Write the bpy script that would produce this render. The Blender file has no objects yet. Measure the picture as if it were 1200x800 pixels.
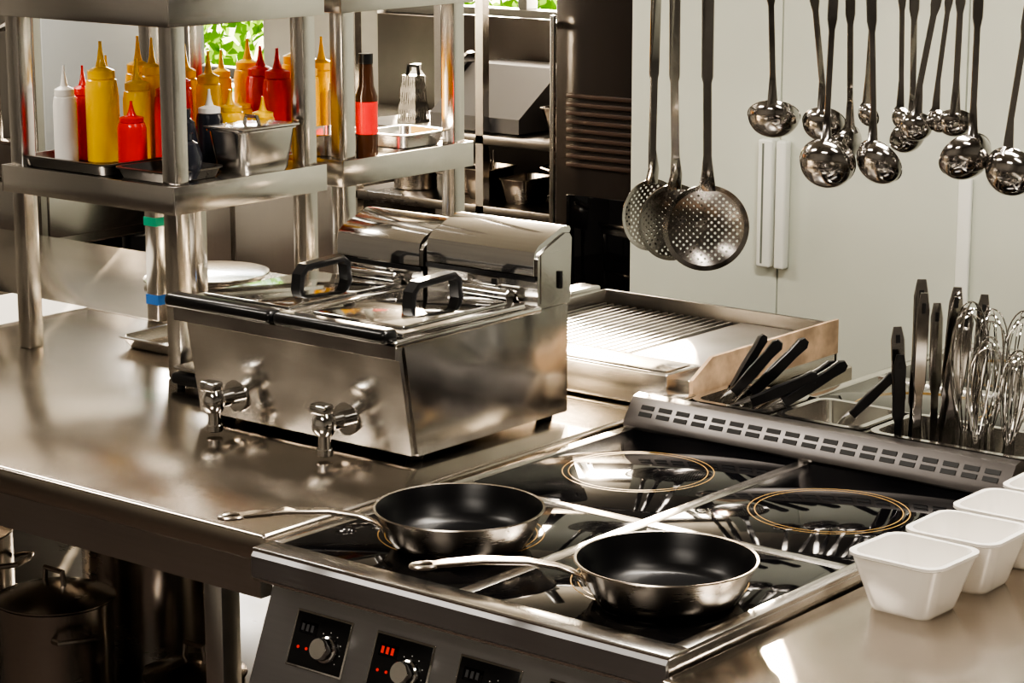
import bpy, bmesh, math, random
from mathutils import Vector, Matrix, Quaternion
random.seed(4)
S = bpy.context.scene
COL = S.collection

# ------------------------------------------------------------------ materials
def newmat(name):
    m = bpy.data.materials.new(name); m.use_nodes = True
    nt = m.node_tree; b = nt.nodes['Principled BSDF']
    return m, nt, b

def pm(name, col, rough=0.5, metal=0.0, spec=None, coat=0, trans=0, emit=None, es=0, noise=0.0, nscale=20, bump=0.0):
    m, nt, b = newmat(name)
    b.inputs['Base Color'].default_value = (*col, 1)
    b.inputs['Roughness'].default_value = rough
    b.inputs['Metallic'].default_value = metal
    if spec is not None: b.inputs['Specular IOR Level'].default_value = spec
    b.inputs['Coat Weight'].default_value = coat
    b.inputs['Transmission Weight'].default_value = trans
    if emit:
        b.inputs['Emission Color'].default_value = (*emit, 1)
        b.inputs['Emission Strength'].default_value = es
    if noise > 0 or bump > 0:
        tc = nt.nodes.new('ShaderNodeTexCoord')
        n = nt.nodes.new('ShaderNodeTexNoise'); n.inputs['Scale'].default_value = nscale
        n.inputs['Detail'].default_value = 5
        nt.links.new(tc.outputs['Object'], n.inputs['Vector'])
        if noise > 0:
            mx = nt.nodes.new('ShaderNodeMix'); mx.data_type = 'RGBA'
            mx.inputs[6].default_value = (*[c*(1-noise) for c in col], 1)
            mx.inputs[7].default_value = (*[min(1, c*(1+noise)) for c in col], 1)
            mr = nt.nodes.new('ShaderNodeMapRange'); mr.inputs['From Min'].default_value = .35; mr.inputs['From Max'].default_value = .65
            nt.links.new(n.outputs['Fac'], mr.inputs['Value'])
            nt.links.new(mr.outputs[0], mx.inputs[0])
            nt.links.new(mx.outputs[2], b.inputs['Base Color'])
        if bump > 0:
            bp = nt.nodes.new('ShaderNodeBump'); bp.inputs['Strength'].default_value = bump
            bp.inputs['Distance'].default_value = 0.005
            nt.links.new(n.outputs['Fac'], bp.inputs['Height'])
            nt.links.new(bp.outputs['Normal'], b.inputs['Normal'])
    return m

def steel(name, col=(0.55, 0.54, 0.52), r0=0.18, r1=0.38, sc=(3, 120, 120), smudge=5.0, holes=None, wave=0.0, wscale=9, mixb=.14):
    m, nt, b = newmat(name)
    L = nt.links.new
    b.inputs['Metallic'].default_value = 1.0
    tc = nt.nodes.new('ShaderNodeTexCoord')
    mp = nt.nodes.new('ShaderNodeMapping'); mp.inputs['Scale'].default_value = sc
    L(tc.outputs['Object'], mp.inputs['Vector'])
    n1 = nt.nodes.new('ShaderNodeTexNoise'); n1.inputs['Scale'].default_value = 3; n1.inputs['Detail'].default_value = 2
    L(mp.outputs[0], n1.inputs['Vector'])
    n2 = nt.nodes.new('ShaderNodeTexNoise'); n2.inputs['Scale'].default_value = smudge; n2.inputs['Detail'].default_value = 3
    n2.inputs['Roughness'].default_value = 0.5
    L(tc.outputs['Object'], n2.inputs['Vector'])
    av = nt.nodes.new('ShaderNodeMath'); av.operation = 'MULTIPLY_ADD'
    L(n1.outputs['Fac'], av.inputs[0]); av.inputs[1].default_value = mixb
    h = nt.nodes.new('ShaderNodeMath'); h.operation = 'MULTIPLY'; h.inputs[1].default_value = 1-mixb
    L(n2.outputs['Fac'], h.inputs[0]); L(h.outputs[0], av.inputs[2])
    mr = nt.nodes.new('ShaderNodeMapRange')
    mr.inputs['From Min'].default_value = 0.30; mr.inputs['From Max'].default_value = 0.70
    mr.inputs['To Min'].default_value = r0; mr.inputs['To Max'].default_value = r1
    L(av.outputs[0], mr.inputs['Value']); L(mr.outputs[0], b.inputs['Roughness'])
    mx = nt.nodes.new('ShaderNodeMix'); mx.data_type = 'RGBA'
    mx.inputs[6].default_value = (*[c*0.94 for c in col], 1); mx.inputs[7].default_value = (*[min(1, c*1.04) for c in col], 1)
    L(n1.outputs['Fac'], mx.inputs[0]); L(mx.outputs[2], b.inputs['Base Color'])
    if wave > 0:
        n3 = nt.nodes.new('ShaderNodeTexNoise'); n3.inputs['Scale'].default_value = wscale; n3.inputs['Detail'].default_value = 1
        L(tc.outputs['Object'], n3.inputs['Vector'])
        b2 = nt.nodes.new('ShaderNodeBump'); b2.inputs['Strength'].default_value = wave; b2.inputs['Distance'].default_value = 0.01
        L(n3.outputs['Fac'], b2.inputs['Height'])
        L(b2.outputs['Normal'], b.inputs['Normal'])
    if holes:
        s, frac, R = holes
        sx = nt.nodes.new('ShaderNodeSeparateXYZ'); L(tc.outputs['Object'], sx.inputs[0])
        cb = nt.nodes.new('ShaderNodeCombineXYZ'); L(sx.outputs[0], cb.inputs[0]); L(sx.outputs[1], cb.inputs[1])
        rt = nt.nodes.new('ShaderNodeVectorRotate'); rt.rotation_type = 'Z_AXIS'; rt.inputs['Angle'].default_value = 0.78
        L(cb.outputs[0], rt.inputs['Vector'])
        sc1 = nt.nodes.new('ShaderNodeVectorMath'); sc1.operation = 'SCALE'; sc1.inputs['Scale'].default_value = s
        L(rt.outputs[0], sc1.inputs[0])
        fr = nt.nodes.new('ShaderNodeVectorMath'); fr.operation = 'FRACTION'; L(sc1.outputs[0], fr.inputs[0])
        sb = nt.nodes.new('ShaderNodeVectorMath'); sb.operation = 'SUBTRACT'; sb.inputs[1].default_value = (0.5, 0.5, 0)
        L(fr.outputs[0], sb.inputs[0])
        ln = nt.nodes.new('ShaderNodeVectorMath'); ln.operation = 'LENGTH'; L(sb.outputs[0], ln.inputs[0])
        lt = nt.nodes.new('ShaderNodeMath'); lt.operation = 'LESS_THAN'; lt.inputs[1].default_value = frac; L(ln.outputs['Value'], lt.inputs[0])
        l2 = nt.nodes.new('ShaderNodeVectorMath'); l2.operation = 'LENGTH'; L(cb.outputs[0], l2.inputs[0])
        lt2 = nt.nodes.new('ShaderNodeMath'); lt2.operation = 'LESS_THAN'; lt2.inputs[1].default_value = R; L(l2.outputs['Value'], lt2.inputs[0])
        mu = nt.nodes.new('ShaderNodeMath'); mu.operation = 'MULTIPLY'; L(lt.outputs[0], mu.inputs[0]); L(lt2.outputs[0], mu.inputs[1])
        tr = nt.nodes.new('ShaderNodeBsdfTransparent')
        ms = nt.nodes.new('ShaderNodeMixShader'); L(mu.outputs[0], ms.inputs[0]); L(b.outputs[0], ms.inputs[1]); L(tr.outputs[0], ms.inputs[2])
        L(ms.outputs[0], nt.nodes['Material Output'].inputs['Surface'])
    return m

ST_TOP = steel('brushed_steel_top', (0.57, 0.52, 0.46), 0.14, 0.26, (1.2, 60, 60), 3.0, wave=.02, wscale=4)
ST = steel('brushed_steel', (0.68, 0.66, 0.63), 0.15, 0.26, (2, 70, 70), 5)
ST_Z = steel('brushed_steel_vertical', (0.68, 0.66, 0.63), 0.15, 0.26, (70, 70, 2), 5)
ST_FR = steel('fryer_steel', (0.76, 0.74, 0.71), 0.09, 0.24, (4, 50, 50), 9, wave=.28, wscale=8)
ST_DK = steel('dark_steel', (0.20, 0.19, 0.18), 0.25, 0.40, (4, 80, 80), 6)
ST_VG = steel('vent_guard_steel', (0.17, 0.16, 0.155), 0.28, 0.40, (2, 80, 80), 6)
ST_FA = steel('fascia_steel', (0.46, 0.46, 0.47), 0.30, 0.42, (2, 70, 70), 5)
ST_PAN = steel('pan_steel', (0.60, 0.54, 0.47), 0.20, 0.30, (12, 12, 200), 9)
ST_POT = steel('pot_steel', (0.46, 0.42, 0.38), 0.16, 0.30, (12, 12, 120), 9)
CHROME = pm('polished_steel', (0.76, 0.75, 0.73), 0.08, 1.0)
UT = steel('utensil_steel', (0.52, 0.50, 0.48), 0.08, 0.18, (20, 20, 20), 25)
UT_H = steel('perforated_steel', (0.30, 0.28, 0.265), 0.16, 0.30, (20, 20, 20), 25, holes=(105, 0.25, 0.068))
PERF = steel('perforated_sheet', (0.45, 0.44, 0.42), 0.2, 0.3, (20, 20, 20), 25, holes=(150, 0.27, 0.2))
GRID = steel('griddle_plate', (0.38, 0.37, 0.36), 0.28, 0.42, (10, 10, 10), 9)
GLASS = pm('black_ceramic_glass', (0.004, 0.004, 0.005), 0.04, 0, spec=0.42)
RING = pm('burner_ring_print', (0.34, 0.21, 0.07), 0.6, spec=.1)
BLACK = pm('black_plastic', (0.010, 0.010, 0.011), 0.28)
NONST = pm('nonstick_coating', (0.006, 0.006, 0.007), 0.32, 0, spec=0.35)
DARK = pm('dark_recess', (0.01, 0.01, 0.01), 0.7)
YEL = pm('mustard_plastic', (0.92, 0.56, 0.01), 0.3, coat=0.3)
RED = pm('ketchup_plastic', (0.70, 0.010, 0.008), 0.28, coat=0.3)
WHT = pm('white_plastic', (0.80, 0.79, 0.76), 0.35)
MEL = pm('white_melamine', (0.84, 0.81, 0.76), 0.22, coat=0.3)
SMOKE = pm('dark_sauce', (0.02, 0.022, 0.03), 0.15)
BRN = pm('brown_sauce', (0.05, 0.02, 0.01), 0.15)
GRN = pm('green_lid', (0.10, 0.42, 0.10), 0.4)
CLR = pm('clear_box_plastic', (0.7, 0.75, 0.72), 0.25)
OVP = pm('oven_side_panel', (0.52, 0.55, 0.56), 0.3)
CAB = pm('cabinet_paint', (0.62, 0.655, 0.585), 0.34, noise=0.03, nscale=2)
CABH = pm('cabinet_handle_paint', (0.78, 0.80, 0.75), 0.35)
GAP = pm('cabinet_gap', (0.16, 0.18, 0.16), 0.6)
LED = pm('red_led', (0.4, 0.01, 0.01), 0.4, emit=(1, 0.05, 0.02), es=.5)
TAPEG = pm('green_tape', (0.02, 0.45, 0.28), 0.5)
TAPEB = pm('blue_tape', (0.02, 0.16, 0.55), 0.5)
PAPER = pm('paper', (0.75, 0.74, 0.72), 0.6)
RUSTY = pm('stained_guard', (0.50, 0.36, 0.24), 0.45, 0.0, noise=0.4, nscale=14)
REDL = pm('red_label', (0.6, 0.02, 0.03), 0.4)
WALLM = pm('wall_paint', (0.30, 0.29, 0.27), 0.6, noise=0.05, nscale=4)
WALLB = pm('wall_tiles_dark', (0.06, 0.050, 0.044), 0.35, noise=0.2, nscale=4)
WALLD = pm('wall_paint_front', (0.24, 0.23, 0.215), 0.6, noise=0.1, nscale=4)
CEIL = pm('ceiling_paint', (0.30, 0.285, 0.26), 0.8, noise=0.03, nscale=5)
FRAME = pm('window_frame_paint', (0.12, 0.12, 0.115), 0.5)
FILL = pm('lamp_diffuser', (0.9, 0.9, 0.9), 0.5, emit=(1, 0.93, 0.82), es=4)  # glow of the added ceiling panels
GRASS = pm('grass', (0.10, 0.22, 0.04), 0.8, noise=0.4, nscale=3)
GREYM = pm('grey_enamel', (0.075, 0.075, 0.08), 0.35)
FRIDGE = pm('dark_enamel', (0.030, 0.024, 0.021), 0.25)
BROWN = pm('brown_slats', (0.07, 0.045, 0.035), 0.35)
LEAF, nt, b = newmat('leaves')
d1 = nt.nodes.new('ShaderNodeBsdfDiffuse'); d1.inputs[0].default_value = (.10, .24, .02, 1)
t1 = nt.nodes.new('ShaderNodeBsdfTranslucent'); t1.inputs[0].default_value = (.28, .50, .04, 1)
ms = nt.nodes.new('ShaderNodeMixShader'); ms.inputs[0].default_value = .5
nt.links.new(d1.outputs[0], ms.inputs[1]); nt.links.new(t1.outputs[0], ms.inputs[2]); nt.links.new(ms.outputs[0], nt.nodes['Material Output'].inputs['Surface'])

FLOORM, nt, b = newmat('floor_tiles')
tc = nt.nodes.new('ShaderNodeTexCoord'); br = nt.nodes.new('ShaderNodeTexBrick')
br.offset = 0; br.inputs['Scale'].default_value = 1.0
br.inputs['Brick Width'].default_value = 0.3; br.inputs['Row Height'].default_value = 0.3
br.inputs['Mortar Size'].default_value = 0.006
br.inputs['Color1'].default_value = (0.06, 0.045, 0.04, 1); br.inputs['Color2'].default_value = (0.075, 0.055, 0.045, 1)
br.inputs['Mortar'].default_value = (0.03, 0.03, 0.03, 1)
nt.links.new(tc.outputs['Object'], br.inputs['Vector']); nt.links.new(br.outputs['Color'], b.inputs['Base Color'])
b.inputs['Roughness'].default_value = 0.45

# ------------------------------------------------------------------ mesh builder
class MB:
    def __init__(s): s.v = []; s.f = []; s.m = []; s.sm = []; s.mats = []
    def mi(s, mat):
        if mat not in s.mats: s.mats.append(mat)
        return s.mats.index(mat)
    def add(s, vs, fs, mat, M=None, smooth=True):
        o = len(s.v)
        for p in vs:
            p = Vector(p)
            s.v.append(M @ p if M else p)
        k = s.mi(mat)
        for f in fs:
            s.f.append([o+i for i in f]); s.m.append(k); s.sm.append(smooth)
        return s
    def box(s, x0, x1, y0, y1, z0, z1, mat, b=0.0, M=None):
        bm = bmesh.new(); bmesh.ops.create_cube(bm, size=1)
        for v in bm.verts:
            v.co = Vector(((x0+x1)/2+v.co.x*(x1-x0), (y0+y1)/2+v.co.y*(y1-y0), (z0+z1)/2+v.co.z*(z1-z0)))
        if b > 0:
            bmesh.ops.bevel(bm, geom=bm.edges[:], offset=b, segments=3 if b > .003 else 2, affect='EDGES', profile=0.5)
        bm.verts.index_update()
        s.add([v.co.copy() for v in bm.verts], [[v.index for v in f.verts] for f in bm.faces], mat, M, smooth=False)
        bm.free(); return s
    def lathe(s, prof, mat, M=None, seg=32, c=(0, 0, 0)):
        vs = []; fs = []; n = len(prof)
        T = Matrix.Translation(c)
        M = (M @ T) if M else T
        idx = []
        for r, z in prof:
            if r < 1e-6: idx.append([len(vs)]); vs.append((0, 0, z))
            else:
                idx.append(list(range(len(vs), len(vs)+seg)))
                for i in range(seg):
                    a = 2*math.pi*i/seg; vs.append((r*math.cos(a), r*math.sin(a), z))
        for k in range(n-1):
            A, B = idx[k], idx[k+1]
            if len(A) == 1 and len(B) == 1: continue
            for i in range(seg):
                j = (i+1) % seg
                if len(A) == 1: fs.append([A[0], B[j], B[i]])
                elif len(B) == 1: fs.append([A[i], A[j], B[0]])
                else: fs.append([A[i], A[j], B[j], B[i]])
        return s.add(vs, fs, mat, M)
    def cyl(s, p0, p1, r, mat, seg=20, M=None):
        p0 = Vector(p0); p1 = Vector(p1); d = p1-p0; L = d.length
        Q = Matrix.Translation(p0) @ d.to_track_quat('Z', 'Y').to_matrix().to_4x4()
        b = min(r*0.12, L*0.1)
        return s.lathe([(0, 0), (r-b, 0), (r, b), (r, L-b), (r-b, L), (0, L)], mat, (M @ Q) if M else Q, seg)
    def tube(s, pts, r, mat, seg=8, closed=False, M=None, flat=1.0):
        pts = [Vector(p) for p in pts]; n = len(pts)
        rs = r if isinstance(r, (list, tuple)) else [r]*n
        vs = []; fs = []
        up = None
        for i, p in enumerate(pts):
            if closed: t = pts[(i+1) % n]-pts[i-1]
            else: t = pts[min(i+1, n-1)]-pts[max(i-1, 0)]
            t.normalize()
            if up is None:
                up = t.orthogonal().normalized()
            up = (up - t*up.dot(t)).normalized()
            sd = t.cross(up)
            for k in range(seg):
                a = 2*math.pi*k/seg
                vs.append(p + up*math.cos(a)*rs[i] + sd*math.sin(a)*rs[i]*flat)
        m = n if closed else n-1
        for i in range(m):
            a = i*seg; b2 = ((i+1) % n)*seg
            for k in range(seg):
                fs.append([a+k, a+(k+1) % seg, b2+(k+1) % seg, b2+k])
        if not closed:
            fs.append(list(range(seg))[::-1]); fs.append([(n-1)*seg+k for k in range(seg)])
        return s.add(vs, fs, mat, M)
    def strap(s, pts, widths, th, side, mat, M=None):
        pts = [Vector(p) for p in pts]; n = len(pts); side = Vector(side).normalized()
        ths = th if isinstance(th, (list, tuple)) else [th]*n
        vs = []; fs = []; sh = [(-1, -.5), (-.85, -1), (.85, -1), (1, -.5), (1, .5), (.85, 1), (-.85, 1), (-1, .5)]
        for i, p in enumerate(pts):
            t = (pts[min(i+1, n-1)]-pts[max(i-1, 0)]).normalized()
            sd = (side - t*side.dot(t)).normalized(); nn = t.cross(sd)
            for a, c in sh: vs.append(p + sd*a*widths[i]/2 + nn*c*ths[i]/2)
        for i in range(n-1):
            for k in range(8):
                fs.append([i*8+k, i*8+(k+1) % 8, (i+1)*8+(k+1) % 8, (i+1)*8+k])
        fs.append(list(range(8))[::-1]); fs.append([(n-1)*8+k for k in range(8)])
        return s.add(vs, fs, mat, M)
    def pan(s, cx, cy, z0, w, d, h, mat, taper=0.8, cr=0.02, lip=0.006, th=0.003, M=None):
        def ring(W, D, z, r):
            o = []
            r = min(r, W/2-1e-4, D/2-1e-4)
            for qx, qy, a0 in ((1, 1, 0), (-1, 1, 90), (-1, -1, 180), (1, -1, 270)):
                for k in range(6):
                    a = math.radians(a0+90*k/5)
                    o.append((cx+qx*(W/2-r)+r*math.cos(a), cy+qy*(D/2-r)+r*math.sin(a), z))
            return o
        bw, bd = w*taper, d*taper
        R = [ring(bw*0.92, bd*0.92, z0, cr*.8), ring(bw, bd, z0+h*0.06, cr), ring(w, d, z0+h-th*1.5, cr),
             ring(w+2*lip, d+2*lip, z0+h-th, cr+lip), ring(w+2*lip, d+2*lip, z0+h, cr+lip), ring(w-2*th, d-2*th, z0+h, cr),
             ring(bw-2*th, bd-2*th, z0+h*0.06+th*1.5, cr), ring((bw-2*th)*.92, (bd-2*th)*.92, z0+th, cr*.8)]
        vs = [p for r in R for p in r]; n = len(R[0]); fs = [list(range(n))[::-1]]
        for k in range(len(R)-1):
            for i in range(n):
                j = (i+1) % n; fs.append([k*n+i, k*n+j, (k+1)*n+j, (k+1)*n+i])
        fs.append([(len(R)-1)*n+i for i in range(n)])
        return s.add(vs, fs, mat, M)
    def prism(s, prof, x0, x1, mat, M=None):
        n = len(prof)
        vs = [(x0, y, z) for y, z in prof]+[(x1, y, z) for y, z in prof]
        fs = [list(range(n)), list(range(n, 2*n))[::-1]]
        for i in range(n):
            j = (i+1) % n; fs.append([i, i+n, j+n, j])
        return s.add(vs, fs, mat, M, smooth=False)
    def finish(s, name, M=None, ang=32, origin=None):
        me = bpy.data.meshes.new(name)
        vs = s.v
        if M is None:
            if origin is None:
                lo = [min(v[i] for v in vs) for i in range(3)]; hi = [max(v[i] for v in vs) for i in range(3)]
                origin = Vector(((lo[0]+hi[0])/2, (lo[1]+hi[1])/2, lo[2]))
            origin = Vector(origin); vs = [v-origin for v in vs]; M = Matrix.Translation(origin)
        me.from_pydata([tuple(v) for v in vs], [], s.f)
        for m in s.mats: me.materials.append(m)
        for p, k, sm in zip(me.polygons, s.m, s.sm): p.material_index = k; p.use_smooth = sm
        bm = bmesh.new(); bm.from_mesh(me); bmesh.ops.recalc_face_normals(bm, faces=bm.faces[:]); bm.to_mesh(me); bm.free()
        me.update()
        try: me.set_sharp_from_angle(angle=math.radians(ang))
        except Exception as e: print(e)
        o = bpy.data.objects.new(name, me); COL.objects.link(o); o.matrix_world = M
        return o

def RX(a): return Matrix.Rotation(math.radians(a), 4, 'X')
def RZ(a): return Matrix.Rotation(math.radians(a), 4, 'Z')
def T(x, y, z): return Matrix.Translation((x, y, z))

# ------------------------------------------------------------------ room
XL, XR, YF, YB, H = -5.6, 4.2, -4.2, 4.3, 2.8
m = MB(); m.box(XL-.2, XR+.2, YF-.2, YB+.2, -0.1, 0, FLOORM); m.finish('floor')
m = MB(); m.box(XL-.2, XR+.2, YF-.2, YB+.2, H, H+.1, CEIL); m.finish('ceiling')
wins = [(-5.20, -4.25, .93, 2.65), (-3.65, -2.35, 1.23, 2.68)]  # second window is added for bright reflections and a glow at the top
m = MB()
xs = [XL-.2, wins[0][0], wins[0][1], wins[1][0], wins[1][1], XR+.2]
m.box(xs[0], xs[1], YB, YB+.2, 0, H, WALLM); m.box(xs[2], xs[3], YB, YB+.2, 0, H, WALLM); m.box(xs[4], xs[5], YB, YB+.2, 0, H, WALLB)
for (x0, x1, z0, z1), wm in zip(wins, (WALLM, WALLB)):
    m.box(x0, x1, YB, YB+.2, 0, z0, wm); m.box(x0, x1, YB, YB+.2, z1, H, wm)
m.finish('wall_back')
for i, (x0, x1, z0, z1) in enumerate(wins):
    m = MB(); t = .04
    m.box(x0, x1, YB+.05, YB+.12, z0, z0+t, FRAME, .004); m.box(x0, x1, YB+.05, YB+.12, z1-t, z1, FRAME, .004)
    for x in (x0, (x0+x1)/2-t/2, x1-t): m.box(x, x+t, YB+.052, YB+.118, z0+t, z1-t, FRAME, .004)
    m.finish('window_%d' % (i+1))
m = MB(); m.box(XL-.2, XL, YF, YB, 0, H, WALLM); m.finish('wall_left')
m = MB(); m.box(XR, XR+.2, YF, YB, 0, H, WALLM); m.finish('wall_right')
m = MB(); m.box(XL, XR, YF-.2, YF, 0, H, WALLD); m.finish('wall_front')

# outside
m = MB(); m.box(-20, 12, YB+.25, 25, -0.15, -0.05, GRASS); m.finish('lawn')
m = MB()
for i in range(5600):
    c = Vector((random.uniform(-9.5, -4.6), random.uniform(6.4, 6.9), random.uniform(.06, 1.7+.3*math.sin(i))))
    q = Quaternion((random.random()-.5, random.random()-.5, random.random()-.5, random.random()-.5)).normalized().to_matrix()
    w = random.uniform(.04, .08)
    m.add([c+q@Vector(p) for p in ((-w, 0, 0), (0, -w*.5, 0), (w, 0, 0), (0, w*.5, .02))], [[0, 1, 2, 3]], LEAF)
m.finish('garden_hedge')

# ------------------------------------------------------------------ wall cabinets
m = MB()
YC = 2.80
m.box(-1.383, 3.6, YC+.022, YC+.5, 0.0, 2.45, GAP)
edges = [-1.383, -.912, -.39, .13, .65, 1.17, 1.69, 2.21, 2.73, 3.25, 3.6]
for a, c in zip(edges[:-1], edges[1:]):
    m.box(a+.002, c-.002, YC, YC+.022, 0.08, 2.44, CAB, .0015)
for xx in (-.912, .13, 1.17, 2.21):
    m.box(xx-.048, xx-.006, YC-.03, YC-.0005, .80, 1.13, CABH, .006)
    m.box(xx+.006, xx+.036, YC-.03, YC-.0005, .80, 1.13, CABH, .006)
    m.box(xx-.034, xx-.028, YC-.0305, YC-.0295, .81, 1.12, GAP)
for xx in (-.39,): m.box(xx-.006, xx+.030, YC-.012, YC-.0005, .62, 1.08, CABH, .004)
m.finish('storage_cabinet')

m = MB()
m.box(-1.74, -1.40, 2.95, 3.65, .10, 1.62, FRIDGE, .006)
m.box(-1.735, -1.405, 2.925, 2.948, .14, 1.60, FRIDGE, .006)
for k in range(9): m.box(-1.69, -1.46, 2.915, 2.926, .98+k*.024, .992+k*.024, BROWN, .002)
m.box(-1.69, -1.46, 2.918, 2.926, .50, .90, GLASS, .002)
m.box(-1.722, -1.708, 2.88, 2.895, .6, 1.4, ST_Z, .004)
for z in (.62, 1.36): m.box(-1.722, -1.708, 2.895, 2.926, z, z+.02, ST_Z)
for xx in (-1.70, -1.48):
    for yy in (3.0, 3.55): m.cyl((xx, yy, 0), (xx, yy, .10), .025, BLACK)
m.finish('refrigerator')

# ------------------------------------------------------------------ back storage rack
m = MB()
for xx in (-2.87, -1.97):
    for yy in (3.3, 3.72): m.box(xx, xx+.03, yy, yy+.03, 0, 1.75, ST_Z)
m.box(-2.34, -2.31, 3.3, 3.33, 0, 1.75, ST_Z)
for z in (.22, .50, .76, .98): m.box(-2.87, -1.94, 3.3, 3.75, z-.03, z, ST_DK, .003)
m.box(-2.86, -1.95, 3.755, 3.765, .22, 1.30, FRIDGE)
m.finish('storage_rack')
def simple_pot(cx, cy, z, r, h, mat=ST_POT, lid=False, name='saucepan', handles=True, hang=0):
    m = MB()
    m.lathe([(0, 0), (r*.94, 0), (r, r*.06), (r, h-.003), (r+.004, h), (r-.002, h), (r-.004, h-.004), (r-.004, .006), (0, .006)], mat, c=(cx, cy, z))
    if lid:
        m.lathe([(0, h+.028), (r*.3, h+.026), (r*.8, h+.012), (r+.003, h+.003), (r+.003, h+.001), (0, h+.0015)], mat, c=(cx, cy, z))
        m.tube([(cx-.025, cy, z+h+.022), (cx-.022, cy, z+h+.05), (cx+.022, cy, z+h+.05), (cx+.025, cy, z+h+.022)], .005, mat)
    if handles:
        for s in (0, math.pi):
            a = hang+s; d = Vector((math.cos(a), math.sin(a), 0)); e = Vector((-d.y, d.x, 0)); c = Vector((cx, cy, z+h*.8))
            m.tube([c+d*(r-.002)+e*.035, c+d*(r+.03)+e*.035+Vector((0, 0, .006)), c+d*(r+.038)+Vector((0, 0, .008)), c+d*(r+.03)-e*.035+Vector((0, 0, .006)), c+d*(r-.002)-e*.035], .005, mat)
    return m.finish(name)
simple_pot(-2.72, 3.45, .76, .07, .10, ST_POT, name='saucepan')
simple_pot(-2.54, 3.48, .76, .06, .08, ST_POT, name='saucepan', hang=1.57)
simple_pot(-2.08, 3.45, .76, .06, .14, ST_POT, lid=True, name='saucepan')
simple_pot(-2.68, 3.5, .50, .1, .15, ST_POT, name='stockpot')
simple_pot(-2.15, 3.5, .50, .09, .13, ST_POT, name='stockpot')
m = MB(); m.pan(-2.25, 3.44, .76, .10, .16, .08, ST_POT); m.finish('steel_bin')
m = MB(); m.pan(-2.40, 3.44, .76, .10, .16, .10, ST_POT)
for k in range(7): m.cyl((-2.43+.01*k, 3.43+.004*(k % 3), .77), (-2.45+.014*k, 3.42, .90+.008*(k % 4)), .003, UT, 8)
m.finish('cutlery_holder')
m = MB()
m.prism([(3.34, .985), (3.70, .985), (3.70, 1.17), (3.55, 1.17), (3.34, 1.03)], -2.56, -2.20, GREYM)
m.lathe([(0, 0), (.08, 0), (.085, .008), (0, .014)], CHROME, T(-2.57, 3.56, 1.12) @ Matrix.Rotation(-math.pi/2, 4, 'Y'))
m.box(-2.54, -2.22, 3.36, 3.68, .98, .986, BLACK)
m.finish('meat_slicer')
m = MB(); m.pan(-2.07, 3.50, .98, .16, .25, .09, ST_POT); m.finish('steel_bin')
m = MB()
m.add([(-.04, -.035, 0), (.04, -.035, 0), (.04, .035, 0), (-.04, .035, 0), (-.028, -.022, .15), (.028, -.022, .15), (.028, .022, .15), (-.028, .022, .15)],
      [[0, 1, 5, 4], [1, 2, 6, 5], [2, 3, 7, 6], [3, 0, 4, 7], [4, 5, 6, 7]], PERF, smooth=False)
m.tube([(-.024, 0, .15), (-.02, 0, .18), (.02, 0, .18), (.024, 0, .15)], .006, BLACK)
m.finish('box_grater', T(-2.70, 3.42, .98))
m = MB(); m.lathe([(0, 0), (.03, 0), (.03, .13), (.015, .15), (.015, .17), (0, .17)], WHT, c=(-2.80, 3.55, .98)); m.finish('spice_shaker')

m = MB()
m.box(-5.3, -3.02, 3.45, 4.25, .86, .90, ST, .004)
m.box(-5.28, -3.04, 3.50, 4.22, .12, .86, ST, .002)
for i in range(4): m.box(-5.26+i*.555, -4.73+i*.555, 3.485, 3.499, .16, .84, ST_Z, .003)
m.box(-4.10, -3.70, 3.481, 3.4848, .62, .68, REDL)
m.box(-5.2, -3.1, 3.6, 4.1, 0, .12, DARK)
m.finish('back_counter')
def lidbox(cx, cy, z, w, d, h, lidm):
    m = MB(); m.pan(cx, cy, z, w, d, h, CLR, .92); m.box(cx-w/2-.008, cx+w/2+.008, cy-d/2-.008, cy+d/2+.008, z+h+.0005, z+h+.018, lidm, .005); m.finish('food_storage_box')
for a in ((-3.98, 3.62, .90, .16, .16, .07, GRN), (-3.78, 3.62, .90, .12, .16, .09, GRN), (-3.50, 3.62, .90, .18, .16, .10, WHT), (-3.28, 3.62, .90, .14, .16, .09, GRN), (-4.25, 3.62, .90, .16, .16, .06, WHT)):
    lidbox(*a)

# combi oven on stand (left background)
m = MB()
ox0, ox1, oy0, oy1 = -3.75, -2.65, 1.83, 2.34
m.box(ox0, ox1, oy0, oy1, .78, 1.62, ST, .008)
m.box(ox0+.01, ox1-.01, oy0-.04, oy0-.002, .98, 1.60, ST_Z, .008)
m.box(ox0+.06, ox1-.22, oy0-.045, oy0-.04, 1.05, 1.5, GLASS, .001)
m.box(ox1, ox1+.004, oy0+.03, oy1-.03, 1.02, 1.58, OVP, .001)
m.box(ox1, ox1+.006, oy0+.03, oy1-.03, .81, .96, ST, .002)
m.box(ox1, ox1+.008, oy0+.01, oy1-.01, .972, .985, DARK)
m.box(ox0+.02, ox1-.02, oy0-.025, oy0, .80, .965, ST, .006)
hx = ox1-.045
m.tube([(hx, oy0-.04, 1.08), (hx, oy0-.09, 1.09), (hx, oy0-.095, 1.2), (hx, oy0-.09, 1.38), (hx, oy0-.04, 1.39)], .014, CHROME)
for xx in (ox0+.05, ox1-.10):
    for yy in (oy0+.05, oy1-.10): m.box(xx, xx+.045, yy, yy+.045, 0, .78, ST_Z)
m.box(ox0+.05, ox1-.05, oy0+.07, oy1-.07, .3, .33, ST_DK)
m.box(ox0+.05, ox1-.05, oy1-.09, oy1-.07, .33, .78, DARK)
for yy in (1.93, 2.2): m.cyl((ox1-.03, yy, .66), (ox1-.03, yy, .78), .04, BLACK)
m.finish('combi_oven')

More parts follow.
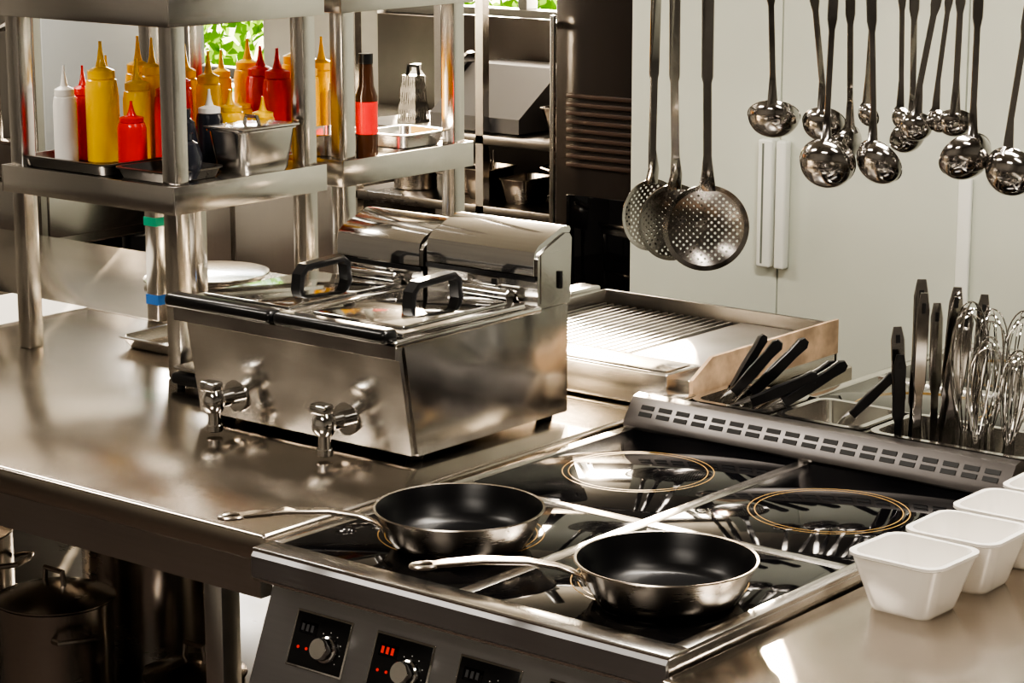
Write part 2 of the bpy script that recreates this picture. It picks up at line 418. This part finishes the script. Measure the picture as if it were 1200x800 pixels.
# ------------------------------------------------------------------ prep table
TZ = .90
m = MB()
m.box(-2.6, -.025, .05, 1.0, TZ-.045, TZ, ST_TOP, .008)
m.box(-2.6, .06, 1.0005, 1.55, TZ-.045, TZ, ST_TOP, .004)
m.box(-2.55, -.06, .075, .10, TZ-.11, TZ-.045, ST)
m.box(-2.55, -.06, 1.48, 1.50, TZ-.11, TZ-.045, ST)
for xx in (-2.52, -1.35, -.215):
    for yy in (.105, 1.42): m.box(xx, xx+.04, yy, yy+.04, .0, TZ-.045, ST_Z, .003)
m.box(-2.5, -.09, .12, 1.45, .36, .385, ST_DK, .003)
m.finish('prep_table')
US = .385
simple_pot(-.74, .25, US, .10, .22, ST_POT, lid=True, name='stockpot', hang=-.4)
simple_pot(-.80, .54, US, .135, .36, ST_POT, name='stockpot', hang=.3)
simple_pot(-.48, .33, US, .085, .12, ST_POT, lid=True, name='saucepan', hang=-.3)
simple_pot(-.42, .66, US, .10, .26, ST_POT, name='stockpot', hang=.9)
simple_pot(-1.10, .30, US, .12, .26, ST_POT, lid=True, name='stockpot', hang=.5)
simple_pot(-.60, .95, US, .13, .3, ST_POT, name='stockpot', hang=.2)
m = MB(); m.lathe([(0, 0), (.06, 0), (.085, .05), (.088, .052), (.083, .052), (.058, .004), (0, .004)], ST_POT, c=(-.30, .24, US)); m.finish('mixing_bowl')

# ------------------------------------------------------------------ over-shelves
def overshelf(y0, y1, tape=False):
    m = MB(); x0, x1 = -1.315, -.835; p = .035
    for xx in (x0+.008, x1-.008-p):
        for yy in (y0+.01, y1-.01-p): m.box(xx, xx+p, yy, yy+p, TZ, 1.9, ST_Z, .003)
    for z in (1.26, 1.60):
        m.box(x0, x1, y0, y1, z-.008, z, ST, .001)
        m.box(x0, x1, y0-.004, y0, z-.048, z+.004, ST, .001); m.box(x0, x1, y1, y1+.004, z-.048, z+.004, ST, .001)
        m.box(x1, x1+.004, y0-.004, y1+.004, z-.048, z+.004, ST, .001); m.box(x0-.004, x0, y0-.004, y1+.004, z-.048, z+.004, ST, .001)
    if tape:
        xx, yy = x0+.008, y1-.01-p
        m.box(xx-.001, xx+p+.001, yy-.001, yy+p+.001, 1.10, 1.118, TAPEG); m.box(xx-.001, xx+p+.001, yy-.001, yy+p+.001, .935, .955, TAPEB)
    m.finish('overshelf')
overshelf(.645, 1.04, True); overshelf(1.095, 1.485)

SZ = 1.26
def bottle(x, y, z, h, r, mat, cap=None, name='squeeze_bottle'):
    cap = cap or mat; m = MB()
    m.lathe([(0, 0), (r*.92, 0), (r, r*.1), (r, h*.60), (r*.94, h*.65), (r*.90, h*.68), (r*.7, h*.70), (0, h*.70)], mat, seg=24)
    m.lathe([(0, h*.695), (r*.84, h*.695), (r*.84, h*.76), (r*.60, h*.775), (r*.34, h*.79), (r*.22, h*.85), (r*.10, h*.96), (r*.10, h), (0, h)], cap, seg=20)
    m.finish(name, T(x, y, z))
def tray(cx, cy, z, w, d, h, mat, name='steel_tray', **k):
    m = MB(); m.pan(cx, cy, z, w, d, h, mat, **k); m.finish(name)
tray(-1.165, .815, SZ, .24, .30, .024, ST_DK, taper=.94)
zt = SZ+.0035
B = [(-1.235, .735, .19, .023, WHT), (-1.250, .795, .185, .024, RED), (-1.195, .795, .235, .032, YEL), (-1.158, .853, .20, .028, YEL),
     (-1.078, .765, .130, .028, RED), (-1.232, .925, .235, .027, YEL), (-1.110, .885, .185, .024, RED), (-1.252, .858, .20, .024, YEL), (-1.175, .910, .235, .024, YEL),
     (-1.125, .940, .20, .022, RED)]
for x, y, h, r, c in B: bottle(x, y, zt, h, r, c)
tray(-.955, .745, SZ, .15, .14, .022, ST_DK, taper=.92)
bottle(-1.115, 1.005, SZ, .21, .026, YEL); bottle(-1.035, .985, SZ, .14, .028, YEL); bottle(-1.005, .90, SZ, .15, .026, SMOKE, WHT); bottle(-.96, 1.0, SZ, .13, .025, YEL)
bottle(-1.18, 1.003, SZ, .22, .026, YEL)
for (x, y, z, r, h) in ((-.905, .735, SZ+.0035, .035, .085), (-.975, .80, SZ+.0035, .03, .12)):
    m = MB(); m.lathe([(0, 0), (r*.7, 0), (r, h*.25), (r*1.02, h*.5), (r*.8, h*.78), (r*.5, h*.85), (r*.55, h*.86), (r*.55, h), (0, h)], SMOKE, c=(x, y, z)); m.finish('sauce_jar')
m = MB(); m.pan(-.895, .905, SZ, .10, .15, .085, ST, taper=.85); m.box(-.948, -.842, .828, .982, SZ+.0855, SZ+.09, ST, .001)
m.tube([(-.915, .905, SZ+.09), (-.91, .905, SZ+.105), (-.88, .905, SZ+.105), (-.875, .905, SZ+.09)], .004, ST); m.finish('lidded_food_container')
B2 = [(-1.199, 1.235, .20, .032, RED), (-1.13, 1.215, .20, .031, RED), (-1.262, 1.26, .21, .03, YEL), (-1.06, 1.23, .21, .026, YEL), (-1.085, 1.30, .22, .028, YEL),
      (-1.02, 1.285, .17, .026, WHT), (-1.15, 1.32, .22, .03, RED), (-1.22, 1.36, .22, .03, YEL), (-1.19, 1.165, .11, .026, YEL), (-1.24, 1.155, .10, .022, YEL), (-1.280, 1.20, .19, .022, YEL)]
for x, y, h, r, c in B2: bottle(x, y, SZ, h, r, c)
m = MB(); r = .022
m.lathe([(0, 0), (r, 0), (r, .12), (r*.7, .14), (r*.6, .185), (0, .185)], BRN, c=(-.868, 1.20, SZ)); m.lathe([(0, .185), (r*.65, .185), (r*.65, .205), (0, .205)], BLACK, c=(-.868, 1.20, SZ))
m.lathe([(r+.0005, .045), (r+.0005, .11)], RED, c=(-.868, 1.20, SZ)); m.finish('sauce_bottle')
tray(-.97, 1.19, SZ, .12, .14, .045, ST, taper=.9)
tray(-.93, 1.38, SZ, .12, .14, .03, ST, taper=.9)

# items on table below shelf
m = MB(); m.box(-1.75, -1.50, .70, 1.0, TZ, TZ+.002, PAPER); m.finish('paper_sheet')
m = MB()
for k in range(3): m.lathe([(0, .004+k*.008), (.12, .004+k*.008), (.135, .012+k*.008), (.135, .009+k*.008), (.12, .0+k*.008), (0, .0+k*.008)], ST, c=(-1.52+.01*k, 1.36, TZ))
m.finish('pan_lid')
tray(-1.10, 1.28, TZ, .25, .18, .03, ST, taper=.9)
tray(-1.05, .90, TZ, .2, .25, .025, ST, taper=.9)
m = MB()
m.box(-.815, -.665, .60, .80, TZ+.008, TZ+.03, BLACK, .008); m.box(-.81, -.67, .605, .795, TZ+.034, TZ+.042, ST, .003)
m.box(-.76, -.72, .66, .72, TZ+.03, TZ+.034, BLACK)
for xx in (-.80, -.68):
    for yy in (.615, .785): m.cyl((xx, yy, TZ), (xx, yy, TZ+.009), .008, BLACK)
m.finish('kitchen_scale')

# ------------------------------------------------------------------ double deep fryer
m = MB()
x0, x1 = -.602, -.108; zb0 = .914
m.prism([(.484, zb0), (.875, zb0), (.875, 1.105), (.452, 1.105)], x0, x1, ST_FR)
m.prism([(.472, zb0+.002), (.4835, zb0+.002), (.451, 1.105), (.440, 1.105)], x0+.004, x1-.004, ST_FR)
m.box(x0-.012, x1+.004, .428, .80, 1.100, 1.112, ST_FR, .004)
m.prism([(.428, 1.108), (.428, 1.082), (.440, 1.078), (.446, 1.1)], x0-.010, x1+.002, ST_FR)
for k, (a, c) in enumerate(((x0-.006, x0+.238), (x0+.252, x1-.002))):
    m.box(a, c, .452, .762, 1.1125, 1.121, ST_FR, .003)
    m.box(a+.02, c-.02, .475, .74, 1.121, 1.126, CHROME, .004)
    m.box(a-.014, c-.004, .412, .449, 1.106, 1.130, BLACK, .010)
    xm = (a+c)/2+.005
    ys = (.60, .715)
    m.strap([(xm, ys[0]-.004, 1.124), (xm, ys[0], 1.150), (xm, ys[0]+.012, 1.162), (xm, ys[1]-.012, 1.166), (xm, ys[1], 1.156), (xm, ys[1]+.004, 1.124)],
            [.024]*6, .012, (1, 0, 0), BLACK)
    m.cyl((xm-.06, .777, 1.125), (xm+.07, .777, 1.125), .013, CHROME)
    hx0, hx1 = ((a+.040, c+.000) if k == 0 else (a-.004, c+.002)); dz = -.016 if k == 0 else -.004
    m.prism([(.792, 1.106), (.882, 1.106), (.886, 1.222+dz), (.880, 1.230+dz), (.868, 1.232+dz), (.80, 1.205+dz), (.792, 1.196+dz)], hx0, hx1, ST_FR)
    m.prism([(.786, 1.168+dz), (.792, 1.168+dz), (.7925, 1.196+dz), (.80, 1.2055+dz), (.868, 1.2325+dz), (.884, 1.230+dz), (.888, 1.236+dz), (.884, 1.242+dz), (.866, 1.244+dz), (.800, 1.218+dz), (.789, 1.208+dz), (.786, 1.196+dz)], hx0+.004, hx1-.004, CHROME)
    m.box(hx0+.001, hx1-.001, .7855, .787, 1.158+dz, 1.166+dz, BLACK)
    m.box(xm-.035, xm+.035, .787, .7925, 1.125, 1.152, ST_FR, .002)
    vx = -.50 if k == 0 else -.245
    yb = .468; zb = .960
    m.cyl((vx, yb+.012, zb), (vx, yb-.008, zb), .029, CHROME, 28)
    m.cyl((vx, yb-.005, zb), (vx, yb-.05, zb), .014, CHROME)
    m.lathe([(0, -.018), (.014, -.018), (.02, -.008), (.02, .008), (.014, .018), (0, .018)], CHROME, T(vx, yb-.058, zb), seg=20)
    m.cyl((vx, yb-.058, zb-.01), (vx, yb-.058, zb-.048), .011, CHROME)
    m.cyl((vx, yb-.058, zb-.040), (vx, yb-.058, zb-.052), .014, CHROME)
    m.box(vx-.022, vx+.012, yb-.072, yb-.045, zb+.016, zb+.034, CHROME, .005)
    m.cyl((vx, yb-.058, zb+.01), (vx, yb-.058, zb+.022), .010, CHROME)
m.box(x1, x1+.0015, .80, .874, 1.115, 1.20, ST_FR)
m.box(x1, x1+.006, .846, .854, 1.135, 1.165, BLACK, .001)
for xx in (x0+.03, x1-.03):
    for yy in (.51, .85): m.cyl((xx, yy, TZ), (xx, yy, zb0+.002), .014, BLACK)
m.finish('deep_fryer')

# ------------------------------------------------------------------ griddle
m = MB()
gx0, gx1, gy0, gy1 = -.485, .058, 1.02, 1.49
m.box(gx0, gx1, gy0+.03, gy1, .915, .955, ST)
m.box(gx0, -.0, gy0, gy0+.10, .905, .968, ST, .004)
m.box(gx0+.01, -.01, gy0+.012, gy0+.088, .9685, .971, ST, .001)
m.box(-.150, gx1-.004, gy0+.10, gy1-.012, .955, .968, GRID, .002)
m.box(gx0+.008, -.150, gy0+.10, gy1-.012, .955, .960, DARK)
n = 17; sp = (.485-.150-.012)/n
SW = Matrix(((0, 1, 0, 0), (1, 0, 0, 0), (0, 0, 1, 0), (0, 0, 0, 1)))
for i in range(n):
    xx = gx0+.010+i*sp
    m.prism([(0, 0), (sp*.46, 0), (sp*.36, .0085), (sp*.10, .0085)], gy0+.108, gy1-.02, GRID, M=T(xx, 0, .9598) @ SW)
m.box(gx0-.004, gx0+.004, gy0, gy1, .915, .992, ST, .001)
m.box(gx0, gx1, gy1-.006, gy1+.004, .915, .992, ST_DK, .001)
m.prism([(gy0-.01, .935), (gy1, .935), (gy1, 1.0), (gy0+.05, 1.0), (gy0-.01, .968)], gx1-.003, gx1+.004, RUSTY)
m.box(gx0-.055, gx0-.004, gy0+.36, gy0+.46, .93, 1.0, ST, .004)
for xx in (gx0+.04, gx1-.05):
    for yy in (gy0+.05, gy1-.04): m.cyl((xx, yy, TZ), (xx, yy, .92), .016, BLACK)
m.finish('griddle')

# ------------------------------------------------------------------ induction ranges
def cooktop(m, x0, x1, y0, y1, z, bf=.042, bs=.022, bb=.012):
    xm = (x0+x1)/2; ym = (y0+y1)/2; g = .012
    m.box(x0, x1, y0, y1, z-.05, z-.006, ST, .002)
    m.box(x0, x1, y0, y0+bf, z-.0065, z, ST, .002); m.box(x0, x1, y1-bb, y1, z-.0065, z, ST, .002)
    m.box(x0, x0+bs, y0+bf, y1-bb, z-.0065, z, ST, .001); m.box(x1-bs, x1, y0+bf, y1-bb, z-.0065, z, ST, .001)
    m.box(xm-g, xm+g, y0+bf, y1-bb, z-.0065, z-.0005, ST, .001)
    m.box(x0+bs, xm-g, ym-g, ym+g, z-.0065, z-.0005, ST, .001); m.box(xm+g, x1-bs, ym-g, ym+g, z-.0065, z-.0005, ST, .001)
    for a, c in ((x0+bs, xm-g), (xm+g, x1-bs)):
        for e, f in ((y0+bf, ym-g), (ym+g, y1-bb)):
            m.box(a, c, e, f, z-.006, z-.001, GLASS, .0008)
            cx, cy = (a+c)/2, (e+f)/2
            for r in (.122, .112): m.lathe([(r, .0), (r, .0002), (r-.0018, .0002), (r-.0018, 0)], RING, c=(cx, cy, z-.0011), seg=72)
m = MB()
sx0, sx1 = 0.0, .728
cooktop(m, sx0, sx1, 0.0, .905, TZ)
m.prism([(.002, TZ-.004), (-.004, TZ-.012), (-.004, TZ-.042), (.006, TZ-.05), (.042, TZ-.052), (.042, .84), (-.046, .62), (-.046, .60), (.0, .585), (.0, .10), (.90, .10), (.90, TZ-.05), (.2, TZ-.01)], sx0+.002, sx1-.002, ST_FA)
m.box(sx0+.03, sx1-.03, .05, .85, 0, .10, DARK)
for i in range(4):
    cx = .115+.152*i
    F = T(cx, .018, .775) @ RX(68.2)
    m.box(-.054, .054, -.041, .041, -.001, .0035, CHROME, .0012, F)
    m.box(-.0505, .0505, -.0375, .0375, .0034, .0042, BLACK, .0003, F)
    m.lathe([(0, .004), (.020, .004), (.020, .007), (.0185, .010), (.0162, .011), (.0158, .024), (.0145, .026), (0, .026)], CHROME, F @ T(.018, -.006, 0), 36)
    m.box(-.042, -.008, .008, .026, .0042, .0046, GLASS, .0001, F)
    for k in range(3): m.box(-.038+k*.009, -.033+k*.009, .012, .022, .0046, .0048, GREYM if i != 1 else LED, 0, F)
    for k in range(2): m.lathe([(0, .0042), (.0022, .0042), (.0022, .0055), (0, .0055)], LED, F @ T(-.036+k*.016, -.012, 0), 12)
    for k in range(9):
        a = math.radians(-40+k*32.5); m.lathe([(0, .0042), (.0009, .0042), (.0009, .0047), (0, .0047)], WHT, F @ T(.018+.025*math.cos(a), -.006+.025*math.sin(a), 0), 8)
m.prism([(.895, TZ-.01), (.955, TZ-.01), (.955, .948), (.935, .954), (.918, .950), (.892, .915), (.889, .905)], sx0+.002, sx1-.002, ST_VG)
sl = math.degrees(math.atan2(.035, .026))
F = T(0, .905, .9325) @ RX(sl)
for row in range(2):
    for i in range(19):
        xx = .028+i*.0362
        m.box(xx, xx+.026, -.0125+row*.013, -.0045+row*.013, .0, .0012, DARK, 0, F)
m.finish('induction_range')

m = MB()
cooktop(m, .12, .94, 1.15, 1.88, TZ, bf=.02, bb=.042)
m.box(.122, .938, 1.152, 1.878, .10, TZ-.05, ST)
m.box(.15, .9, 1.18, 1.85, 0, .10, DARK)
m.box(.122, .938, 1.878, 1.89, .70, .84, ST, .003)
m.finish('induction_range')

# condiment rail behind vent
m = MB()
rx0, rx1, ry0, ry1 = .072, .735, .957, 1.135
m.box(rx0, rx1, ry0, ry0+.004, .80, .943, ST); m.box(rx0, rx1, ry1-.004, ry1, .80, .943, ST)
m.box(rx0, rx0+.004, ry0, ry1, .80, .943, ST); m.box(rx1-.004, rx1, ry0, ry1, .80, .943, ST)
m.box(rx0, rx1, ry0, ry1, .795, .80, ST)
for xx in (.245, .425): m.box(xx-.004, xx+.004, ry0, ry1, .935, .943, ST)
for xx in (rx0+.01, rx1-.03): m.box(xx, xx+.02, ry0+.01, ry0+.03, 0, .795, ST_Z)
m.box(.0, .07, .958, 1.012, .90, .945, ST, .003)
m.finish('container_rail')
for cx, w in ((.16, .14), (.335, .15), (.58, .28)):
    m = MB(); m.pan(cx, 1.045, .833, w, .145, .115, ST, taper=.88, cr=.02, lip=.009); m.finish('gastronorm_container')

# right worktop
m = MB()
m.box(.736, 2.0, -.03, 1.14, .835, .88, ST_TOP, .005)
m.box(.95, 2.0, 1.141, 1.90, .835, .88, ST_TOP, .005)
m.box(.76, 1.97, .0, 1.12, .10, .835, ST)
m.box(.96, 1.97, 1.14, 1.86, .10, .835, ST)
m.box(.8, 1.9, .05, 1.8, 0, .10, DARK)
m.finish('worktop')

for i in range(5):
    m = MB(); m.pan(0, 0, 0, .136, .122, .080, MEL, taper=.72, cr=.022, lip=.004, th=.004)
    m.finish('white_container', T(.838+.004*(i % 2), .408+.142*i, .88) @ RZ((-2, 1, 0, 2, -1)[i]))

# ------------------------------------------------------------------ frying pans
def frypan(cx, cy, ang):
    m = MB()
    m.lathe([(0, 0), (.088, 0), (.096, .004), (.106, .020), (.115, .042), (.1205, .054), (.1235, .0555), (.1225, .0575), (.1195, .0565)], ST_PAN, seg=72)
    m.lathe([(.1197, .0566), (.1165, .050), (.112, .038), (.103, .018), (.094, .008), (.088, .006), (0, .006)], NONST, seg=72)
    m.strap([(.1145, 0, .030), (.1185, 0, .040), (.130, 0, .047), (.150, 0, .055), (.19, 0, .064), (.25, 0, .069), (.295, 0, .068), (.315, 0, .067)],
            [.036, .036, .026, .018, .017, .021, .023, .018], [.003, .004, .005, .006, .007, .007, .006, .005], (0, 1, 0), ST_PAN)
    for s in (-1, 1): m.lathe([(0, .0), (.005, 0), (.004, .003), (0, .004)], CHROME, T(.1195, s*.011, .038) @ Matrix.Rotation(math.radians(65), 4, 'Y'), 12)
    loop = [(.325+.018*math.cos(a), .0105*math.sin(a), .0665) for a in [2*math.pi*k/20 for k in range(20)]]
    m.tube(loop, .0032, ST_PAN, 8, True)
    m.finish('frying_pan', T(cx, cy, TZ) @ RZ(ang))
frypan(.594, .182, math.degrees(math.atan2(-.262, -.216)))
frypan(.223, .195, math.degrees(math.atan2(-.278, -.20)))

# ------------------------------------------------------------------ hanging utensils
BY, BZ = 1.40, 1.84
m = MB(); m.cyl((-.6, BY, BZ), (1.3, BY, BZ), .010, CHROME)
for xx in (-.55, 1.25):
    m.cyl((xx, BY, BZ), (xx, BY, H), .006, CHROME)
m.finish('utensil_rail')
Rv = Vector((.777, .629, 0)); Fv = Vector((-.629, .777, 0)); UP = Vector((0, 0, 1))
def frame_to(n, up, org):
    n = n.normalized(); y = (up-n*up.dot(n)).normalized(); x = y.cross(n)
    M = Matrix.Identity(4)
    for i in range(3): M[i][0] = x[i]; M[i][1] = y[i]; M[i][2] = n[i]; M[i][3] = org[i]
    return M
def hook(m, p, w, mat, inv):
    pts = [Vector(p)+Vector((0, .002, -.03)), Vector(p)+Vector((0, -.014, -.012)), Vector(p)+Vector((0, -.0145, .004)), Vector(p)+Vector((0, 0, .0145)), Vector(p)+Vector((0, .0145, .004)), Vector(p)+Vector((0, .013, -.01))]
    m.tube([inv @ q for q in pts], .0028, mat)
def skimmer(x, y, z, r, dxt, yaw, tilt):
    c = Vector((x, y, z)); top = Vector((x+dxt*.777, BY, BZ))
    n = (-Fv*math.cos(yaw)+Rv*math.sin(yaw)) + UP*math.sin(tilt)
    Mw = frame_to(n, (top-c).normalized(), c); inv = Mw.inverted()
    m = MB(); s = r/.08
    m.lathe([(0, -.020*s), (.03*s, -.017*s), (.055*s, -.009*s), (.072*s, .0)], UT_H, seg=48)
    m.lathe([(.072*s, .0), (.080*s, .002), (.080*s, .0035), (.071*s, .0012)], UT, seg=48)
    t = inv @ (top+Vector((0, 0, -.03))); a = Vector((0, r*.86, .003))
    d = t-a
    P = [a, a+Vector((0, .03, .010)), a+Vector((0, .055, .006))+d*.02, a+d*.35, a+d*.37, a+d*.8, t]
    m.strap(P, [.034*s, .024, .016, .016, .022, .024, .018], [.003, .005, .006, .006, .005, .004, .003], (1, 0, 0), UT)
    hook(m, top, .01, UT, inv)
    m.finish('skimmer', Mw)
skimmer(-.324, 1.42, 1.168, .070, .03, .55, .05)
skimmer(-.255, 1.395, 1.164, .074, -.01, .40, .02)
skimmer(-.165, 1.375, 1.165, .082, -.03, .05, 0)
def ladle(x, y, z, r, dxt, tilt, yaw=0.0, deep=.75, ws=1.0):
    c = Vector((x, y, z)); top = Vector((x+dxt*.777, BY, BZ))
    h = (Fv*math.cos(yaw)+Rv*math.sin(yaw)); t = math.radians(tilt)
    a = UP*math.cos(t)+h*math.sin(t)
    mdir = UP*math.sin(t)-h*math.cos(t)
    if tilt < 45: mdir = UP*abs(math.sin(t))+h*math.cos(t)*(1 if t < 0 else -1)
    Mw = frame_to(a, mdir, c); inv = Mw.inverted()
    m = MB(); prof = []
    for k in range(10):
        q = math.pi/2*k/9; prof.append((r*math.sin(q), -r*deep*math.cos(q)))
    prof += [(r*1.03, .001), (r*.98, .001)]
    for k in range(9, -1, -1):
        q = math.pi/2*k/9; prof.append((r*.96*math.sin(q), -r*.96*deep*math.cos(q)+.0005))
    m.lathe(prof, UT, seg=36)
    at = Vector((0, r*.98, 0)); tp = inv @ (top+Vector((0, 0, -.03))); w0 = Mw @ at
    bend = inv @ (w0+UP*.03+(top-w0).normalized()*.02)
    d = tp-bend
    sd = inv.to_3x3() @ Rv
    m.strap([Vector((0, r*.80, -r*.35)), at+Vector((0, .002, 0)), bend, bend+d*.35, bend+d*.4, bend+d*.85, tp], [.022*ws, .018*ws, .011*ws, .011*ws, .018*ws, .021*ws, .016*ws], [.003, .004, .006, .006, .004, .004, .003], sd, UT)
    hook(m, top, .01, UT, inv)
    m.finish('ladle', Mw)
ladle(-.035, 1.40, 1.385, .048, -.03, 40, .2, .8)
ladle(.055, 1.43, 1.375, .040, -.05, 50, .3)
ladle(.107, 1.36, 1.315, .050, -.02, 66, .3)
ladle(.075, 1.46, 1.335, .040, .05, 60, -.6)
ladle(.191, 1.40, 1.320, .045, -.05, 60, .8)
ladle(.222, 1.44, 1.365, .034, .03, 65, -.4)
ladle(.267, 1.39, 1.390, .030, .08, 55, .1)
ladle(.327, 1.42, 1.400, .032, .02, 45, .2)
ladle(.371, 1.38, 1.348, .047, .005, 60, -.3)
ladle(.449, 1.40, 1.325, .045, .06, 70, .6)
for x, y, dx in ((.16, 1.41, .02), (.235, 1.40, -.02), (.30, 1.41, .05)):
    ladle(x, y, 1.40, .022, dx, 70, .9, ws=.8)

# ------------------------------------------------------------------ utensils in containers
def knife(p, d, L=.12, w=.024, blade=.10, mat=BLACK):
    p = Vector(p); d = Vector(d).normalized(); side = Vector((0, 0, 1)).cross(d).cross(d).normalized()
    m = MB()
    P = [p, p+d*L*.1, p+d*L*.4, p+d*L*.75, p+d*L*.93, p+d*L]
    m.strap(P, [w*.85, w*.8, w*.95, w*.85, w, w*.5], [.012, .014, .016, .015, .014, .008], side, mat)
    m.strap([p-d*blade, p-d*blade*.8, p-d*.0], [.004, w*.8, w*1.1], [.001, .0015, .002], side, CHROME)
    m.finish('kitchen_knife')
def kd(a, b, c): return Rv*a+Fv*b+UP*c
knife((.142, 1.02, .958), kd(.50, -.1, .62), .120, w=.022, blade=.10)
knife((.168, 1.035, .958), kd(.60, .05, .60), .130, w=.022, blade=.10)
knife((.120, 1.05, .958), kd(.36, .1, .60), .105, w=.018, blade=.09)
knife((.19, 1.00, .952), kd(.75, .0, .32), .120, w=.022, blade=.09)
knife((.235, 1.03, .952), kd(.80, .1, .50), .125, w=.022, blade=.09)
knife((.210, 1.06, .952), kd(.70, .1, .44), .11, w=.018, blade=.09)
knife((.375, 1.02, .955), kd(.55, -.1, .60), .10, w=.018, blade=.05)
def spat(x, y, lean, L, w=.02, mat=UT, z=.85):
    m = MB(); p = Vector((x, y, z)); d = Vector((lean[0], lean[1], 1)).normalized()
    m.strap([p, p+d*L*.5, p+d*L*.55, p+d*L*.92, p+d*L], [w*.6, w*.6, w, w, w*.6], [.003, .003, .006, .006, .004], Rv, mat)
    m.strap([p+d*(L*.90)-Fv*.0035, p+d*(L*.95)-Fv*.0035], [w*.3, w*.3], .001, Rv, DARK)
    m.finish('serving_utensil')
spat(.47, 1.02, (-.06, 0), .265, .022); spat(.485, 1.04, (-.03, .05), .34, .024); spat(.505, 1.00, (.02, .0), .33, .020); spat(.52, 1.05, (.06, .02), .335, .022)
spat(.54, 1.02, (.10, .05), .31, .026); spat(.50, 1.07, (-.02, .02), .30, .02); spat(.475, .995, (.0, .0), .225, .02, BLACK); spat(.53, 1.075, (.03, 0), .29, .022)
spat(.515, 1.03, (.16, .02), .30, .02); spat(.56, 1.08, (.02, .06), .32, .020); spat(.46, 1.06, (.03, .03), .24, .018, BLACK)
def whisk(x, y, lean, L, R, z=.85):
    d = Vector((lean[0], lean[1], 1)).normalized(); Mw = T(x, y, z) @ d.to_track_quat('Z', 'Y').to_matrix().to_4x4()
    m = MB(); m.tube([(0, 0, 0), (0, 0, .05), (0, 0, .11)], [.009, .010, .007], UT, 12)
    Hh = L-.10
    for k in range(6):
        a = math.pi*k/6; ca, sa = math.cos(a), math.sin(a); pts = []
        hh = Hh*(1-.05*(k % 3))
        for j in range(33):
            q = math.pi*2*j/32; t = (1-math.cos(q))/2
            rr = R*math.sin(q)*(.35+.65*t)*1.1
            pts.append((rr*ca, rr*sa, .10+hh*t))
        m.tube(pts, .0012, CHROME, 5)
    m.finish('whisk', Mw)
whisk(.575, 1.03, (.02, .0), .32, .036); whisk(.605, 1.00, (.12, -.05), .28, .032); whisk(.64, 1.05, (.05, .05), .31, .034)
whisk(.60, 1.075, (-.05, .05), .30, .034); whisk(.655, 1.01, (.10, -.02), .26, .03)
m = MB(); m.box(-.05, .05, -.001, .001, .0, .085, PERF, 0); m.strap([(0, 0, .004), (0, 0, -.12)], [.014, .014], .004, (1, 0, 0), UT)
m.finish('slotted_turner', T(.675, 1.09, 1.0) @ RZ(40))
m = MB(); m.lathe([(0, 0), (.05, 0), (.09, .05), (.098, .075), (.094, .075), (.086, .05), (.048, .004), (0, .004)], ST, c=(1.10, 1.02, .88)); m.finish('mixing_bowl')

# ------------------------------------------------------------------ lights
def arealight(name, loc, sx, sy, power, col, rot=(0, 0, 0), parent=None):
    l = bpy.data.lights.new(name, 'AREA'); l.shape = 'RECTANGLE'; l.size = sx; l.size_y = sy; l.energy = power; l.color = col
    o = bpy.data.objects.new(name, l); COL.objects.link(o); o.location = loc; o.rotation_euler = rot
    if parent: o.parent = parent; o.matrix_parent_inverse = parent.matrix_world.inverted()
    return o
for i, (x, y, sx, sy, p) in enumerate(((.5, 1.0, 1.2, .3, 66), (-1.6, -.8, 1.2, .3, 36), (-2.6, 1.0, 1.2, .3, 40), (.9, -2.2, 1.2, .3, 44), (1.8, .2, 1.2, .3, 18))):  # unseen panels with lamps, added to brighten the room, cabinets and steel
    m = MB(); m.box(x-sx/2-.03, x+sx/2+.03, y-sy/2-.03, y+sy/2+.03, H-.05, H, FRAME, .004); m.box(x-sx/2, x+sx/2, y-sy/2, y+sy/2, H-.056, H-.05, FILL)
    o = m.finish('ceiling_light')
    bpy.context.view_layer.update()
    arealight('lamp', (x, y, H-.06), sx, sy, p, (1, .92, .82), parent=o)
arealight('window_daylight', (-3.0, YB+.4, 1.95), 1.5, 1.5, 430, (1, .84, .64), (math.radians(-90), 0, 0))  # added lamp behind the second window, stands in for bright sky and glare
arealight('window_daylight', (-4.7, YB+.4, 2.25), .9, .9, 150, (1, .95, .88), (math.radians(-90), 0, 0))  # added lamp above the sightline, gives the tabletop its bright reflection
sun = bpy.data.lights.new('sun', 'SUN'); sun.energy = 26; sun.angle = math.radians(1.0); sun.color = (1, .80, .55)
so = bpy.data.objects.new('sun', sun); COL.objects.link(so)
el = math.radians(16.5)
dirv = Vector((.63*math.cos(el), -.777*math.cos(el), -math.sin(el)))
so.rotation_euler = dirv.to_track_quat('-Z', 'Y').to_euler(); so.location = (-6, 9, 5)
w = bpy.data.worlds.new('world'); S.world = w; w.use_nodes = True
bg = w.node_tree.nodes['Background']; bg.inputs[0].default_value = (.82, .90, 1, 1); bg.inputs[1].default_value = 3.0

# ------------------------------------------------------------------ camera
cam = bpy.data.cameras.new('camera'); co = bpy.data.objects.new('camera', cam); COL.objects.link(co)
cam.sensor_width = 36; cam.lens = 83.1; cam.clip_start = .05
co.location = (2.324, -2.280, 1.90); co.rotation_euler = (math.radians(90-12.22), 0, math.radians(39.0))
S.camera = co
try: S.view_settings.look = 'AgX - High Contrast'
except Exception as e: print(e)
